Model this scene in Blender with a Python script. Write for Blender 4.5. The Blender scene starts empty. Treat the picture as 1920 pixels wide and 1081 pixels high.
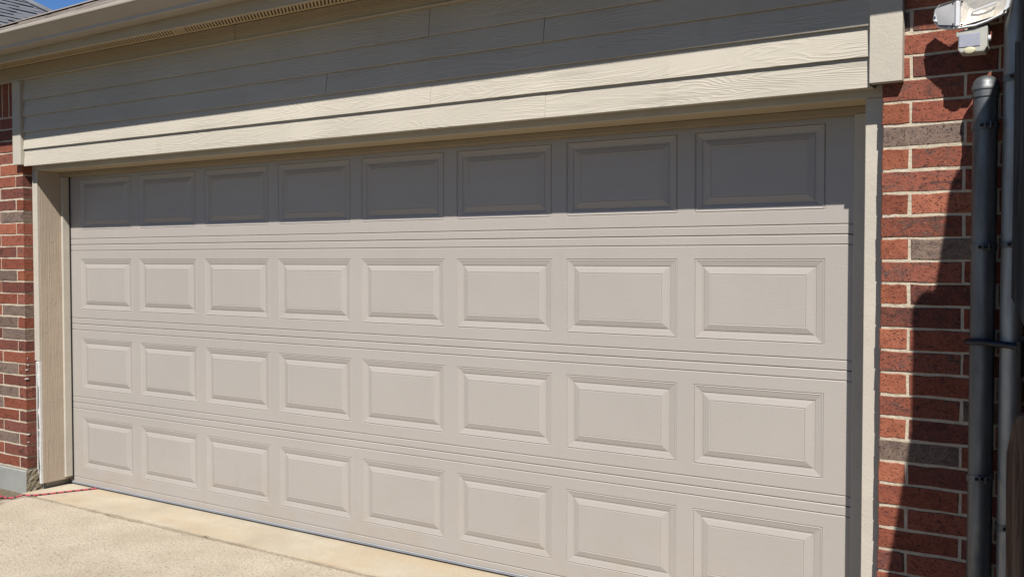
import bpy, bmesh, math, random
from mathutils import Vector, Matrix
random.seed(7)
S = bpy.context.scene
COL = S.collection
R = math.radians

# ---------------------------------------------------------------- camera
cd = bpy.data.cameras.new('camera'); cam = bpy.data.objects.new('camera', cd); COL.objects.link(cam)
cd.sensor_width = 36; cd.lens = 33.95; cd.clip_start = 0.05; cd.clip_end = 2000
m = Matrix(((0.8388, -0.0163, 0.5442), (0.5444, 0.0253, -0.8384), (-0.0001, 0.9995, 0.0301))).to_4x4()
m.translation = (6.0676, -3.8714, 1.5017)
cam.matrix_world = m
S.camera = cam
S.render.resolution_x = 1024; S.render.resolution_y = 576

# ---------------------------------------------------------------- light
SUN = Vector((0.5, -1.0, 1.28)).normalized()
EL = math.asin(SUN.z); AZ = math.atan2(SUN.x, SUN.y)
w = bpy.data.worlds.new('World'); S.world = w; w.use_nodes = True
nt = w.node_tree; bg = nt.nodes['Background']
sky = nt.nodes.new('ShaderNodeTexSky'); sky.sky_type = 'NISHITA'; sky.sun_disc = False
sky.sun_elevation = EL; sky.sun_rotation = AZ; sky.altitude = 1500; sky.air_density = 1.0; sky.dust_density = 0.0; sky.ozone_density = 6.0
tint = nt.nodes.new('ShaderNodeMix'); tint.data_type = 'RGBA'; tint.blend_type = 'MULTIPLY'; tint.inputs[0].default_value = 1.0
tint.inputs[7].default_value = (.72, .91, 1.12, 1)     # deep clear blue of the photographed sky
nt.links.new(sky.outputs[0], tint.inputs[6]); nt.links.new(tint.outputs[2], bg.inputs[0]); bg.inputs[1].default_value = 0.05
ld = bpy.data.lights.new('sun', 'SUN'); ld.energy = 5.0; ld.angle = R(0.53); ld.color = (1.0, 0.966, 0.92)
sun = bpy.data.objects.new('sun', ld); COL.objects.link(sun); sun.location = (8, -8, 12)
sun.rotation_euler = SUN.to_track_quat('Z', 'Y').to_euler()
S.view_settings.view_transform = 'Standard'; S.view_settings.look = 'None'
S.view_settings.exposure = 0.88; S.view_settings.gamma = 1.0; S.view_settings.use_curve_mapping = False
try:
    S.cycles.max_bounces = 8; S.cycles.diffuse_bounces = 5
except Exception: pass

# ---------------------------------------------------------------- materials
K = .57
class NB:
    """tiny node builder"""
    def __init__(s, name):
        s.m = bpy.data.materials.new(name); s.m.use_nodes = True
        s.t = s.m.node_tree; s.b = s.t.nodes['Principled BSDF']
        s.g = s.n('ShaderNodeNewGeometry'); s.P = s.g.outputs['Position']
    def n(s, typ, **k):
        x = s.t.nodes.new(typ)
        for a, v in k.items(): setattr(x, a, v)
        return x
    def put(s, sock, v):
        if hasattr(v, 'is_output') or isinstance(v, bpy.types.NodeSocket): s.t.links.new(v, sock)
        else: sock.default_value = v
    def scale(s, vec, xyz, off=None):
        x = s.n('ShaderNodeMapping'); s.t.links.new(vec, x.inputs[0]); x.inputs['Scale'].default_value = xyz
        if off is not None: s.put(x.inputs['Location'], off)
        return x.outputs[0]
    def noise(s, vec, sc, det=3, rough=.55, dist=0):
        x = s.n('ShaderNodeTexNoise'); s.t.links.new(vec, x.inputs['Vector'])
        x.inputs['Scale'].default_value = sc; x.inputs['Detail'].default_value = det
        x.inputs['Roughness'].default_value = rough; x.inputs['Distortion'].default_value = dist
        return x.outputs['Fac']
    def math(s, op, a, b=0.0, c=None):
        x = s.n('ShaderNodeMath', operation=op); s.put(x.inputs[0], a); s.put(x.inputs[1], b)
        if c is not None: s.put(x.inputs[2], c)
        return x.outputs[0]
    def ramp(s, f, stops):
        x = s.n('ShaderNodeValToRGB'); s.t.links.new(f, x.inputs[0]); e = x.color_ramp.elements
        while len(e) < len(stops): e.new(0.5)
        for el, (p, c) in zip(e, stops):
            el.position = p; el.color = (c[0], c[1], c[2], 1) if hasattr(c, '__len__') else (c, c, c, 1)
        return x.outputs[0]
    def mix(s, f, a, b, mode='MIX'):
        x = s.n('ShaderNodeMix', data_type='RGBA', blend_type=mode)
        s.put(x.inputs[0], f); s.put(x.inputs[6], a if not isinstance(a, tuple) else (*a, 1)); s.put(x.inputs[7], b if not isinstance(b, tuple) else (*b, 1))
        return x.outputs[2]
    def bump(s, h, dist, strength=1.0, prev=None):
        x = s.n('ShaderNodeBump'); x.inputs['Distance'].default_value = dist; x.inputs['Strength'].default_value = strength
        s.t.links.new(h, x.inputs['Height'])
        if prev is not None: s.t.links.new(prev, x.inputs['Normal'])
        return x.outputs[0]
    def rnd(s): return s.n('ShaderNodeObjectInfo').outputs['Random']
    def done(s, col=None, rough=.6, normal=None, metal=0, spec=.5, k=None):
        # k: overall reflectance of the material (photo is exposed bright, so real albedos stay moderate)
        if col is not None:
            k = K if k is None else k
            h = s.n('ShaderNodeMix', data_type='RGBA', blend_type='MULTIPLY'); h.inputs[0].default_value = 1.0
            s.put(h.inputs[6], (*col, 1) if isinstance(col, tuple) else col); h.inputs[7].default_value = (k, k, k, 1)
            s.put(s.b.inputs['Base Color'], h.outputs[2])
        s.put(s.b.inputs['Roughness'], rough); s.b.inputs['Metallic'].default_value = metal
        s.b.inputs['Specular IOR Level'].default_value = spec
        if normal is not None: s.t.links.new(normal, s.b.inputs['Normal'])
        return s.m

def vary(nb, col, amt, sc=3.0):
    """slow tone variation of a paint (dust, weathering)"""
    n = nb.noise(nb.P, sc, 4)
    a = tuple(c * (1 - amt) for c in col); b = tuple(min(1, c * (1 + amt)) for c in col)
    return nb.ramp(n, [(.3, a), (.7, b)])

def mat_simple(name, col, rough=.6, amt=.08, bsc=200, bd=.0003, metal=0, spec=.4, vs=4):
    nb = NB(name); c = vary(nb, col, amt, vs)
    return nb.done(c, rough, nb.bump(nb.noise(nb.P, bsc, 3), bd), metal, spec)

# painted fibre-cement siding with cedar grain relief
def mat_siding(name='siding_paint', col=(.585, .53, .435)):
    nb = NB(name); r = nb.rnd()
    off = nb.n('ShaderNodeCombineXYZ'); nb.put(off.inputs[0], nb.math('MULTIPLY', r, 37.0)); nb.put(off.inputs[2], nb.math('MULTIPLY', r, 11.0))
    v = nb.scale(nb.P, (1.1, 1, 11.0), off.outputs[0])
    n = nb.noise(v, 1.0, 3, .42, .35)
    sn = nb.math('SINE', nb.math('MULTIPLY', n, 150.0))
    h = nb.math('POWER', nb.math('MULTIPLY_ADD', sn, .5, .5), 2.0)
    amt = nb.ramp(nb.noise(nb.scale(nb.P, (2.2, 1, 14), off.outputs[0]), 1.3, 3), [(.38, .12), (.62, 1)])
    h = nb.math('MULTIPLY', h, amt)
    n1 = nb.bump(h, .0010, 1.0)
    n2 = nb.bump(nb.noise(nb.scale(nb.P, (60, 60, 260)), 1, 3), .0003, 1.0, n1)
    c = vary(nb, col, .05, 2.2)
    c = nb.mix(nb.ramp(nb.noise(nb.scale(nb.P, (5, 5, 1.5)), 1.5, 4), [(.62, 0.0), (.75, .25)]), c, (.46, .40, .31))
    return nb.done(c, .7, n2, 0, .25)
M_SID = mat_siding()
M_FASC = mat_siding('eave_shade_tinted_paint', (.54, .445, .31))  # siding paint browned, shade under the eave is put into the colour

def mat_trim(name='trim_paint', sc=(90, 90, 90), d=.0009, col=(.585, .53, .44)):
    nb = NB(name)
    n1 = nb.bump(nb.noise(nb.scale(nb.P, sc), 1.0, 3, .6), d)
    n2 = nb.bump(nb.noise(nb.P, 14, 2), .0015, 1, n1)
    c = vary(nb, col, .06, 5)
    c = nb.mix(nb.ramp(nb.noise(nb.P, 38, 5, .7), [(.66, 0.0), (.72, .5)]), c, (col[0]*.8, col[1]*.78, col[2]*.75))
    return nb.done(c, .65, n2, 0, .3)
M_TRIM = mat_trim(d=.0011)
M_TRIM_S = mat_trim('smooth_trim_paint', (140, 140, 140), .0005)
M_JAMB = mat_trim('rough_sawn_paint', (170, 170, 3.0), .0035, (.53, .43, .325))
M_HEAD = mat_trim('bounce_tinted_head_paint', (140, 140, 140), .0006, (.64, .52, .34))  # trim paint tinted tan, carries warm ground bounce on the head underside
M_STOP = mat_trim('shade_tinted_stop_paint', (140, 140, 140), .0006, (.42, .33, .215))  # trim paint darkened, occlusion below the head is put into the colour
M_GUT = mat_simple('gutter_paint', (.47, .41, .33), .35, .04, 60, .0002)
M_SOFF = mat_simple('soffit_paint', (.76, .60, .38), .7, .06, 150, .0006)  # warm light bounced from the ground is tinted into this tan
M_CAULK = mat_simple('white_primer', (.72, .71, .67), .7, .15, 300, .001, vs=40)

def mat_door():
    nb = NB('door_paint')
    v = nb.scale(nb.P, (38, 38, 230))
    n = nb.noise(v, 1.0, 2, .5, 1.2)
    n1 = nb.bump(n, .00055)
    n2 = nb.bump(nb.noise(nb.P, 1.7, 2), .006, 1.0, n1)
    c = vary(nb, (.462, .420, .376), .03, 1.3)
    z = nb.n('ShaderNodeSeparateXYZ'); nb.put(z.inputs[0], nb.P)
    lowm = nb.math('MULTIPLY', nb.ramp(z.outputs[2], [(0.0, 1.0), (.45, 0.0)]), nb.ramp(nb.noise(nb.scale(nb.P, (3, 3, 5)), 1.5, 6, .7), [(.45, 0.0), (.7, .45)]))
    c = nb.mix(lowm, c, (.44, .36, .26))
    c = nb.mix(nb.ramp(nb.noise(nb.scale(nb.P, (14, 14, 1.6)), 1.0, 6, .7), [(.55, 0.0), (.8, .22)]), c, (.38, .33, .27))
    return nb.done(c, nb.ramp(nb.noise(nb.P, 6, 3), [(.3, .36), (.7, .46)]), n2, 0, .5)
M_DOOR = mat_door()
M_SEAL = mat_simple('grey_vinyl', (.27, .28, .31), .4, .15, 80, .0004)
M_ALU = mat_simple('dull_aluminium', (.50, .50, .50), .5, .1, 80, .0003)
M_BLACK = mat_simple('gap_black', (.012, .012, .013), .6, .2)

def mat_brick(name, pal, grey=0.0):
    nb = NB(name); r = nb.rnd()
    off = nb.n('ShaderNodeCombineXYZ'); nb.put(off.inputs[0], nb.math('MULTIPLY', r, 53.0)); nb.put(off.inputs[1], nb.math('MULTIPLY', r, 17.0))
    v = nb.scale(nb.P, (1, 1, 1.6), off.outputs[0])
    big = nb.noise(v, 13, 5, .62, 1.1)
    c = nb.ramp(big, [(.30, pal[0]), (.48, pal[1]), (.66, pal[2])])
    hue = nb.n('ShaderNodeHueSaturation'); nb.put(hue.inputs['Value'], nb.math('MULTIPLY_ADD', r, .34, .76)); nb.put(hue.inputs['Saturation'], nb.math('MULTIPLY_ADD', r, -.05, 1.02)); nb.put(hue.inputs['Color'], c)
    c = hue.outputs[0]
    pits = nb.ramp(nb.noise(v, 130, 2, .5), [(.33, 1.0), (.39, 0.0)])
    c = nb.mix(nb.math('MULTIPLY', pits, .8), c, (.035, .022, .02))
    white = nb.ramp(nb.noise(nb.scale(v, (1, 1, 1), (7, 3, 1)), 120, 2), [(.70, 0.0), (.74, 1.0)])
    c = nb.mix(nb.math('MULTIPLY', white, .6), c, (.55, .42, .32))
    n1 = nb.bump(pits, -.0022)
    n2 = nb.bump(nb.noise(nb.scale(v, (1, 1, .5)), 45, 5, .65), .0045, 1, n1)
    return nb.done(c, .85, n2, 0, .25)
BR = dict(
    o=mat_brick('orange_red_brick', ((.27, .082, .042), (.42, .135, .070), (.31, .092, .050))),
    r=mat_brick('red_brick', ((.17, .050, .030), (.34, .098, .054), (.22, .062, .038))),
    f=mat_brick('flashed_brick', ((.105, .050, .040), (.34, .100, .058), (.14, .078, .062))),
    d=mat_brick('deep_red_brown_brick', ((.10, .036, .028), (.235, .074, .048), (.13, .050, .040))),
    g=mat_brick('grey_brown_brick', ((.15, .108, .088), (.24, .165, .125), (.13, .088, .072))),
)
def mat_mortar():
    nb = NB('mortar')
    c = nb.ramp(nb.noise(nb.P, 25, 5, .7), [(.3, (.58, .49, .36)), (.7, (.74, .64, .49))])
    c = nb.mix(nb.ramp(nb.noise(nb.P, 260, 2), [(.3, 1.0), (.37, 0.0)]), c, (.2, .16, .12))
    n1 = nb.bump(nb.noise(nb.P, 45, 5, .7), .008)
    return nb.done(c, .95, n1, 0, .1, .57)
M_MORT = mat_mortar()

def mat_concrete(name, a, b, agg=0, stain=None):
    nb = NB(name)
    c = nb.ramp(nb.noise(nb.P, 2.3, 6, .62), [(.3, a), (.7, b)])
    if stain:
        st = nb.ramp(nb.noise(nb.scale(nb.P, (.8, 2.2, 1), (3, 1, 0)), 1.6, 5, .6), [(.45, 0.0), (.68, .75)])
        c = nb.mix(st, c, stain)
    grime = nb.ramp(nb.noise(nb.scale(nb.P, (1, 1, 1), (9, 4, 0)), 3.1, 7, .72), [(.57, 0.0), (.74, .30)])
    c = nb.mix(grime, c, (a[0] * .60, a[1] * .60, a[2] * .62))
    # dirt that has settled along the joint (y = -0.345)
    sp = nb.n('ShaderNodeSeparateXYZ'); nb.put(sp.inputs[0], nb.P)
    dj = nb.math('ABSOLUTE', nb.math('ADD', sp.outputs[1], .350)); dj = nb.math('MULTIPLY_ADD', nb.math('SUBTRACT', nb.noise(nb.P, 9, 5, .75), .5), .06, dj)
    c = nb.mix(nb.math('MULTIPLY', nb.ramp(dj, [(.0, 1.0), (.022, 0.0)]), .55), c, (.20, .15, .095))
    if agg:
        g = nb.noise(nb.P, 78, 5, .75)
        c = nb.mix(nb.ramp(g, [(.35, .80), (.48, 0.0)]), c, (.20, .15, .11))
        c = nb.mix(nb.ramp(nb.noise(nb.scale(nb.P, (1, 1, 1), (5, 0, 2)), 170, 2), [(.60, 0.0), (.68, .5)]), c, (.74, .66, .52))
        h = nb.noise(nb.P, 75, 5, .75); d = .011
    else:
        h = nb.noise(nb.P, 90, 6, .75); d = .0040
        c = nb.mix(nb.ramp(nb.noise(nb.P, 210, 2), [(.32, .5), (.4, 0.0)]), c, (.25, .19, .13))
    return nb.done(c, .9, nb.bump(h, d), 0, .2)
M_DRIVE = mat_concrete('driveway_concrete', (.57, .48, .355), (.77, .665, .515), 1)
M_APRON = mat_concrete('apron_concrete', (.50, .425, .31), (.65, .575, .44), 0, (.58, .45, .29))
M_FOUND = mat_concrete('foundation_concrete', (.30, .305, .28), (.43, .43, .39))
M_FOUNDR = mat_concrete('rough_broken_concrete', (.22, .185, .12), (.36, .31, .22), 1)
def mat_dirt():
    nb = NB('dirt'); c = nb.ramp(nb.noise(nb.P, 40, 6, .7), [(.3, (.08, .06, .035)), (.7, (.26, .21, .13))])
    return nb.done(c, .95, nb.bump(nb.noise(nb.P, 50, 5), .012))
M_DIRT = mat_dirt()
M_GRASS = mat_simple('dry_lawn', (.10, .12, .04), .9, .3, 30, .02)

def mat_shingle(name, a, b, gr=.3):
    nb = NB(name); r = nb.rnd()
    c = nb.ramp(nb.noise(nb.scale(nb.P, (1, 1, 1)), 3.3, 3), [(.3, a), (.7, b)])
    hv = nb.n('ShaderNodeHueSaturation'); nb.put(hv.inputs['Value'], nb.math('MULTIPLY_ADD', r, .35, .8)); nb.put(hv.inputs['Color'], c)
    c = nb.mix(nb.ramp(nb.noise(nb.P, 300, 2), [(.4, gr), (.6, 0.0)]), hv.outputs[0], (.05, .045, .04))
    return nb.done(c, .95, nb.bump(nb.noise(nb.P, 300, 2), .0015), 0, .2)
M_SHIN = mat_shingle('weathered_shingle', (.28, .23, .19), (.38, .33, .28))
M_SHIN_D = mat_shingle('charcoal_shingle', (.16, .17, .19), (.24, .25, .275))

def mat_galv(name, a, b):
    nb = NB(name)
    c = nb.ramp(nb.noise(nb.scale(nb.P, (1, 1, .12)), 30, 5, .6), [(.3, a), (.7, b)])
    c = nb.mix(nb.ramp(nb.noise(nb.P, 160, 4, .7), [(.62, 0.0), (.7, .45)]), c, (.20, .17, .14))
    rg = nb.ramp(nb.noise(nb.P, 20, 4), [(.3, .42), (.7, .62)])
    return nb.done(c, rg, nb.bump(nb.noise(nb.P, 250, 3), .0005), .65, .5)
M_GALV = mat_galv('dark_galvanized_steel', (.13, .135, .14), (.27, .28, .28))
M_GALV2 = mat_galv('grey_galvanized_steel', (.32, .32, .31), (.55, .55, .52))
def mat_wood():
    nb = NB('weathered_cedar')
    v = nb.scale(nb.P, (60, 60, 2.2)); n = nb.noise(v, 1, 5, .65, .6)
    c = nb.ramp(n, [(.3, (.06, .042, .03)), (.5, (.22, .14, .09)), (.72, (.40, .27, .18))])
    return nb.done(c, .9, nb.bump(n, .006), 0, .2)
M_WOOD = mat_wood()
def mat_woodg():
    nb = NB('grey_weathered_cedar')
    n = nb.noise(nb.scale(nb.P, (70, 70, 2.0)), 1, 5, .65, .4)
    c = nb.ramp(n, [(.3, (.05, .05, .048)), (.7, (.17, .165, .155))])
    return nb.done(c, .9, nb.bump(n, .004), 0, .2)
M_WOODG = mat_woodg()
M_CABLE = mat_simple('dark_blue_rubber', (.010, .012, .022), .45, .2, 200, .0004)
M_IRON = mat_simple('dark_iron', (.04, .038, .036), .55, .3, 100, .0008, .5)
M_WPL = mat_simple('white_plastic', (.80, .81, .83), .35, .05, 90, .0003, 0, .5, 12)
M_WPL_O = mat_simple('aged_white_plastic', (.52, .51, .45), .5, .10, 90, .0004, 0, .4, 25)
M_YEL = mat_simple('yellowed_plastic', (.66, .62, .42), .45, .05)
def mat_rope():
    nb = NB('red_rope')
    x = nb.n('ShaderNodeTexWave', wave_type='BANDS', bands_direction='DIAGONAL'); nb.put(x.inputs['Vector'], nb.P)
    x.inputs['Scale'].default_value = 9.5; x.inputs['Distortion'].default_value = .6
    c = nb.ramp(x.outputs['Fac'], [(.80, (.50, .06, .09)), (.90, (.02, .01, .015))])
    return nb.done(c, .7, nb.bump(nb.noise(nb.P, 400, 2), .0008))
M_ROPE = mat_rope()
def mat_lens():
    m_ = bpy.data.materials.new('clear_lens'); m_.use_nodes = True; t = m_.node_tree; b = t.nodes['Principled BSDF']
    b.inputs['Base Color'].default_value = (.92, .93, .93, 1); b.inputs['Roughness'].default_value = .05
    b.inputs['Alpha'].default_value = .18; b.inputs['IOR'].default_value = 1.45
    return m_
M_LENS = mat_lens()
def mat_reflector():
    nb = NB('reflector'); n = nb.noise(nb.P, 22, 2, .5, 1.2)
    return nb.done(nb.ramp(n, [(.3, (.48, .40, .28)), (.7, (.68, .63, .55))]), .38, nb.bump(n, .010), .35, .5, 1.0)
M_REFL = mat_reflector()
def mat_frost():
    nb = NB('frosted_lens'); return nb.done(vary(nb, (.60, .59, .58), .05, 30), .3, None, 0, .5)
M_FROST = mat_frost()
def mat_fresnel():
    nb = NB('sensor_lens'); return nb.done(vary(nb, (.42, .43, .50), .05, 30), .3, nb.bump(nb.noise(nb.P, 120, 1), .0006), 0, .5)
M_FRES = mat_fresnel()
M_LEAF = mat_simple('weed_leaf', (.07, .11, .03), .7, .2)

# ---------------------------------------------------------------- mesh helpers
def mesh_obj(name, verts, faces, mat, parent=None, loc=None, smooth=False):
    me = bpy.data.meshes.new(name); me.from_pydata([tuple(v) for v in verts], [], faces); me.update()
    bm = bmesh.new(); bm.from_mesh(me); bmesh.ops.recalc_face_normals(bm, faces=bm.faces); bm.to_mesh(me); bm.free()
    if smooth:
        me.polygons.foreach_set('use_smooth', [True] * len(me.polygons))
    if mat: me.materials.append(mat)
    return link(name, me, parent, loc)
def link(name, me, parent=None, loc=None):
    """mesh data is in world axes; loc = where its origin stands in the world"""
    o = bpy.data.objects.new(name, me); COL.objects.link(o)
    L = Vector(loc) if loc is not None else Vector((0, 0, 0))
    if parent is not None:
        o.parent = parent; L = L - wl(parent)
    o.location = L
    return o
def wl(o):
    L = Vector(o.location)
    while o.parent: o = o.parent; L += o.location
    return L
def thing(name, label, cat, loc, group=None):
    o = bpy.data.objects.new(name, None); COL.objects.link(o); o.location = loc; o.empty_display_size = .1
    o['label'] = label; o['category'] = cat
    if group: o['group'] = group
    return o
def cb(x0, x1, y0, y1, z0, z1, b=.0015):
    """chamfered box, returns verts, faces (world coords)"""
    V = []; F = []
    c = ((x0 + x1) / 2, (y0 + y1) / 2, (z0 + z1) / 2); h = ((x1 - x0) / 2, (y1 - y0) / 2, (z1 - z0) / 2)
    b = min(b, *(q * .45 for q in h)); idx = {}
    for sx in (-1, 1):
        for sy in (-1, 1):
            for sz in (-1, 1):
                for ax in range(3):
                    s = (sx, sy, sz)
                    p = [c[i] + s[i] * (h[i] - (0 if i == ax else b)) for i in range(3)]
                    idx[(s, ax)] = len(V); V.append(p)
    for ax in range(3):
        u, v = [(1, 2), (2, 0), (0, 1)][ax]
        for s in (-1, 1):
            q = []
            for (a, d) in ((-1, -1), (1, -1), (1, 1), (-1, 1)):
                t = [0, 0, 0]; t[ax] = s; t[u] = a; t[v] = d; q.append(idx[(tuple(t), ax)])
            F.append(q if s > 0 else q[::-1])
    for ax in range(3):
        u, v = [(1, 2), (2, 0), (0, 1)][ax]
        for a in (-1, 1):
            for d in (-1, 1):
                t0 = [0, 0, 0]; t1 = [0, 0, 0]; t0[ax] = -1; t1[ax] = 1
                for t in (t0, t1): t[u] = a; t[v] = d
                F.append([idx[(tuple(t0), u)], idx[(tuple(t1), u)], idx[(tuple(t1), v)], idx[(tuple(t0), v)]])
    for sx in (-1, 1):
        for sy in (-1, 1):
            for sz in (-1, 1): F.append([idx[((sx, sy, sz), k)] for k in range(3)])
    return V, F
def box(name, x0, x1, y0, y1, z0, z1, mat, parent=None, b=.0015):
    c = Vector(((x0 + x1) / 2, (y0 + y1) / 2, (z0 + z1) / 2))
    V, F = cb(x0, x1, y0, y1, z0, z1, b)
    return mesh_obj(name, [Vector(v) - c for v in V], F, mat, parent, c)
def join(parts):
    V = []; F = []
    for v, f in parts:
        n = len(V); V += [tuple(q) for q in v]; F += [[i + n for i in q] for q in f]
    return V, F
def extrude_x(prof, x0, x1, dz=0.0, n=1, closed=False, cap=True):
    """prof: list of (y, z); slopes up by dz per metre of x"""
    V = []; F = []; k = len(prof)
    for i in range(n + 1):
        x = x0 + (x1 - x0) * i / n
        V += [(x, y, z + dz * x) for y, z in prof]
    kk = k if closed else k - 1
    for i in range(n):
        for j in range(kk):
            a = i * k + j; b = i * k + (j + 1) % k
            F.append([a, b, b + k, a + k])
    if cap and closed: F.append(list(range(k))); F.append(list(range(n * k, n * k + k)))
    return V, F
def tube(pts, r, seg=10, closed=False, caps=True):
    V = []; F = []; P = [Vector(p) for p in pts]; n = len(P)
    rr = r if hasattr(r, '__len__') else [r] * n
    up = None
    for i, p in enumerate(P):
        t = (P[(i + 1) % n] - P[i - 1]) if closed else (P[min(i + 1, n - 1)] - P[max(i - 1, 0)])
        t.normalize()
        if up is None: up = t.orthogonal().normalized()
        up = (up - t * up.dot(t)).normalized(); s = t.cross(up)
        for k in range(seg):
            a = 2 * math.pi * k / seg; V.append(p + (up * math.cos(a) + s * math.sin(a)) * rr[i])
    for i in range(n if closed else n - 1):
        for k in range(seg):
            a = i * seg; b = ((i + 1) % n) * seg
            F.append([a + k, a + (k + 1) % seg, b + (k + 1) % seg, b + k])
    if caps and not closed: F.append(list(range(seg))); F.append(list(range((n - 1) * seg, n * seg)))
    return V, F
def lathe(prof, cx, cy, seg=28):
    """prof (r, z)"""
    V = []; F = []
    for r, z in prof:
        for k in range(seg):
            a = 2 * math.pi * k / seg; V.append((cx + r * math.cos(a), cy + r * math.sin(a), z))
    for i in range(len(prof) - 1):
        for k in range(seg): F.append([i * seg + k, i * seg + (k + 1) % seg, (i + 1) * seg + (k + 1) % seg, (i + 1) * seg + k])
    F.append(list(range(seg))); F.append(list(range((len(prof) - 1) * seg, len(prof) * seg)))
    return V, F
def prism(poly, a0, a1, axis='y'):
    """poly (u, v); axis y: (x,z); axis x: (y,z)"""
    n = len(poly); V = []
    for a in (a0, a1):
        for u, v in poly: V.append((u, a, v) if axis == 'y' else (a, u, v))
    F = [list(range(n)), list(range(n, 2 * n))] + [[i, (i + 1) % n, n + (i + 1) % n, n + i] for i in range(n)]
    return V, F
def obj(name, vf, mat, parent=None, smooth=False, loc=None):
    V, F = vf; V = [Vector(v) for v in V]
    if loc is None:
        lo = Vector([min(v[i] for v in V) for i in range(3)]); hi = Vector([max(v[i] for v in V) for i in range(3)]); loc = (lo + hi) / 2
    loc = Vector(loc)
    return mesh_obj(name, [v - loc for v in V], F, mat, parent, loc, smooth)
def auto_smooth(o, ang=35):
    me = o.data; me.polygons.foreach_set('use_smooth', [True] * len(me.polygons))
    try: me.set_sharp_from_angle(angle=R(ang))
    except Exception: pass

# ================================================================= GROUND
def crack_y(x):
    return -.345 + .010 * math.sin(x * 3.1 + 1) + .006 * math.sin(x * 11.3) + .004 * math.sin(x * 29.7 + 2)
AZ0 = -.031
def struct(name, vf, mat):
    o = obj(name, vf, mat); o['kind'] = 'structure'; return o
V = [(-60, -80, -1.15), (60, -80, -1.15), (60, 80, -.25), (-60, 80, -.25), (-60, -.3, -.16), (60, -.3, -.16)]
struct('ground', (V, [[0, 1, 5, 4], [4, 5, 2, 3]]), M_GRASS)
def drive_z(x, y): return AZ0 - .004 + (y + .35) * .018
xs = []; x = -.06
while x < 9.2: xs.append(x); x += random.uniform(.018, .05)
def gap(x):
    return max(.0012, .0045 + .003 * math.sin(x * 7.3 + .5) + .002 * math.sin(x * 23)) if x > .25 else .001
# apron slab
V = []; F = []
J = [random.uniform(-.0022, .0022) for _ in xs]
for i, x in enumerate(xs):
    yc = crack_y(x) + J[i]; e = .0025
    V += [(x, .6, AZ0), (x, yc + e, AZ0), (x, yc, AZ0 - .003), (x, yc, AZ0 - .12)]
for i in range(len(xs) - 1):
    for k in range(3): a = i * 4 + k; F.append([a, a + 1, a + 5, a + 4])
struct('apron_slab', (V, F), M_APRON)
V = []; F = []
for i, x in enumerate(xs):
    yc = crack_y(x) + J[i] - gap(x); xl = x
    row = [(-.12, 0), (-.004, 0), (0, .004)]
    V += [(x, yc, drive_z(x, yc) - .12), (x, yc, drive_z(x, yc) - .003), (x, yc - .003, drive_z(x, yc)), (x + (0 if i else .17), -.6, drive_z(x, -.6)), (x + (0 if i else 1.1), -2.0, drive_z(x, -2)), (x + (0 if i else 1.1), -8, drive_z(x, -8)), (x + (0 if i else 1.1), -8, drive_z(x, -8) - .3)]
for i in range(len(xs) - 1):
    for k in range(6): a = i * 7 + k; F.append([a, a + 1, a + 8, a + 7])
struct('driveway', (V, F), M_DRIVE)
# bare soil strip to the left of the driveway and under the joint
V = [(-3.2, -14.2, -.33), (9.3, -14.2, -.33), (9.3, 1.2, -.10), (-3.2, 1.2, -.05), (-3.2, -.9, -.055), (-.02, -.9, -.062), (-.02, -.28, -.050), (-3.2, -.28, -.045), (9.3, -.9, -.12), (9.3, -.28, -.11)]
struct('soil', (V, [[0, 1, 8, 5, 4], [4, 5, 6, 7], [5, 8, 9, 6], [7, 6, 9, 2, 3]]), M_DIRT)
# crumbs and pebbles along the joint and beside the slab (nobody could count them)
parts = []
for i in range(420):
    if i < 230:
        x = random.uniform(-.6, .06); y = random.uniform(-.62, -.31); 
        if x > -.04 and y > -.35 - .0: x -= .1
        z = -.05; s = random.uniform(.002, .008)
        if x > -.05 + max(0, (-.35 - y)) * .7: continue
    else:
        x = random.uniform(.3, 4.5); y = crack_y(x) + random.gauss(0, .008); z = AZ0; s = random.uniform(.001, .003)
    pv = [(x + random.uniform(-s, s), y + random.uniform(-s, s), z + random.uniform(-s * .3, s)) for _ in range(4)]
    parts.append((pv, [[0, 1, 2], [0, 2, 3], [0, 3, 1], [1, 3, 2]]))
o = obj('gravel', join(parts), M_FOUNDR); o['kind'] = 'stuff'; o['label'] = 'small crumbs of mortar and grit along the slab joint'; o['category'] = 'gravel'
# weeds in the joint
def weed(x, n, s, label):
    y = crack_y(x); t = thing('weed', label, 'weed', (x, y, AZ0), 'tiny weeds in the concrete joint')
    parts = []
    for i in range(n):
        a = random.uniform(0, 6.28); L = s * random.uniform(.6, 1); d = Vector((math.cos(a), math.sin(a), random.uniform(.2, .9))).normalized() * L
        sd = Vector((-math.sin(a), math.cos(a), 0)) * s * .22; b = Vector((x + random.uniform(-.012, .012), y, AZ0 - .004))
        parts.append(([b, b + d * .5 + sd, b + d, b + d * .5 - sd], [[0, 1, 2, 3]]))
    o = obj('leaves', join(parts), M_LEAF, t)
weed(1.76, 14, .014, 'tiny green weed growing in the slab joint, the right one of two')
weed(1.66, 9, .009, 'tiny flat weed sprig in the slab joint, the left one of two')

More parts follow.
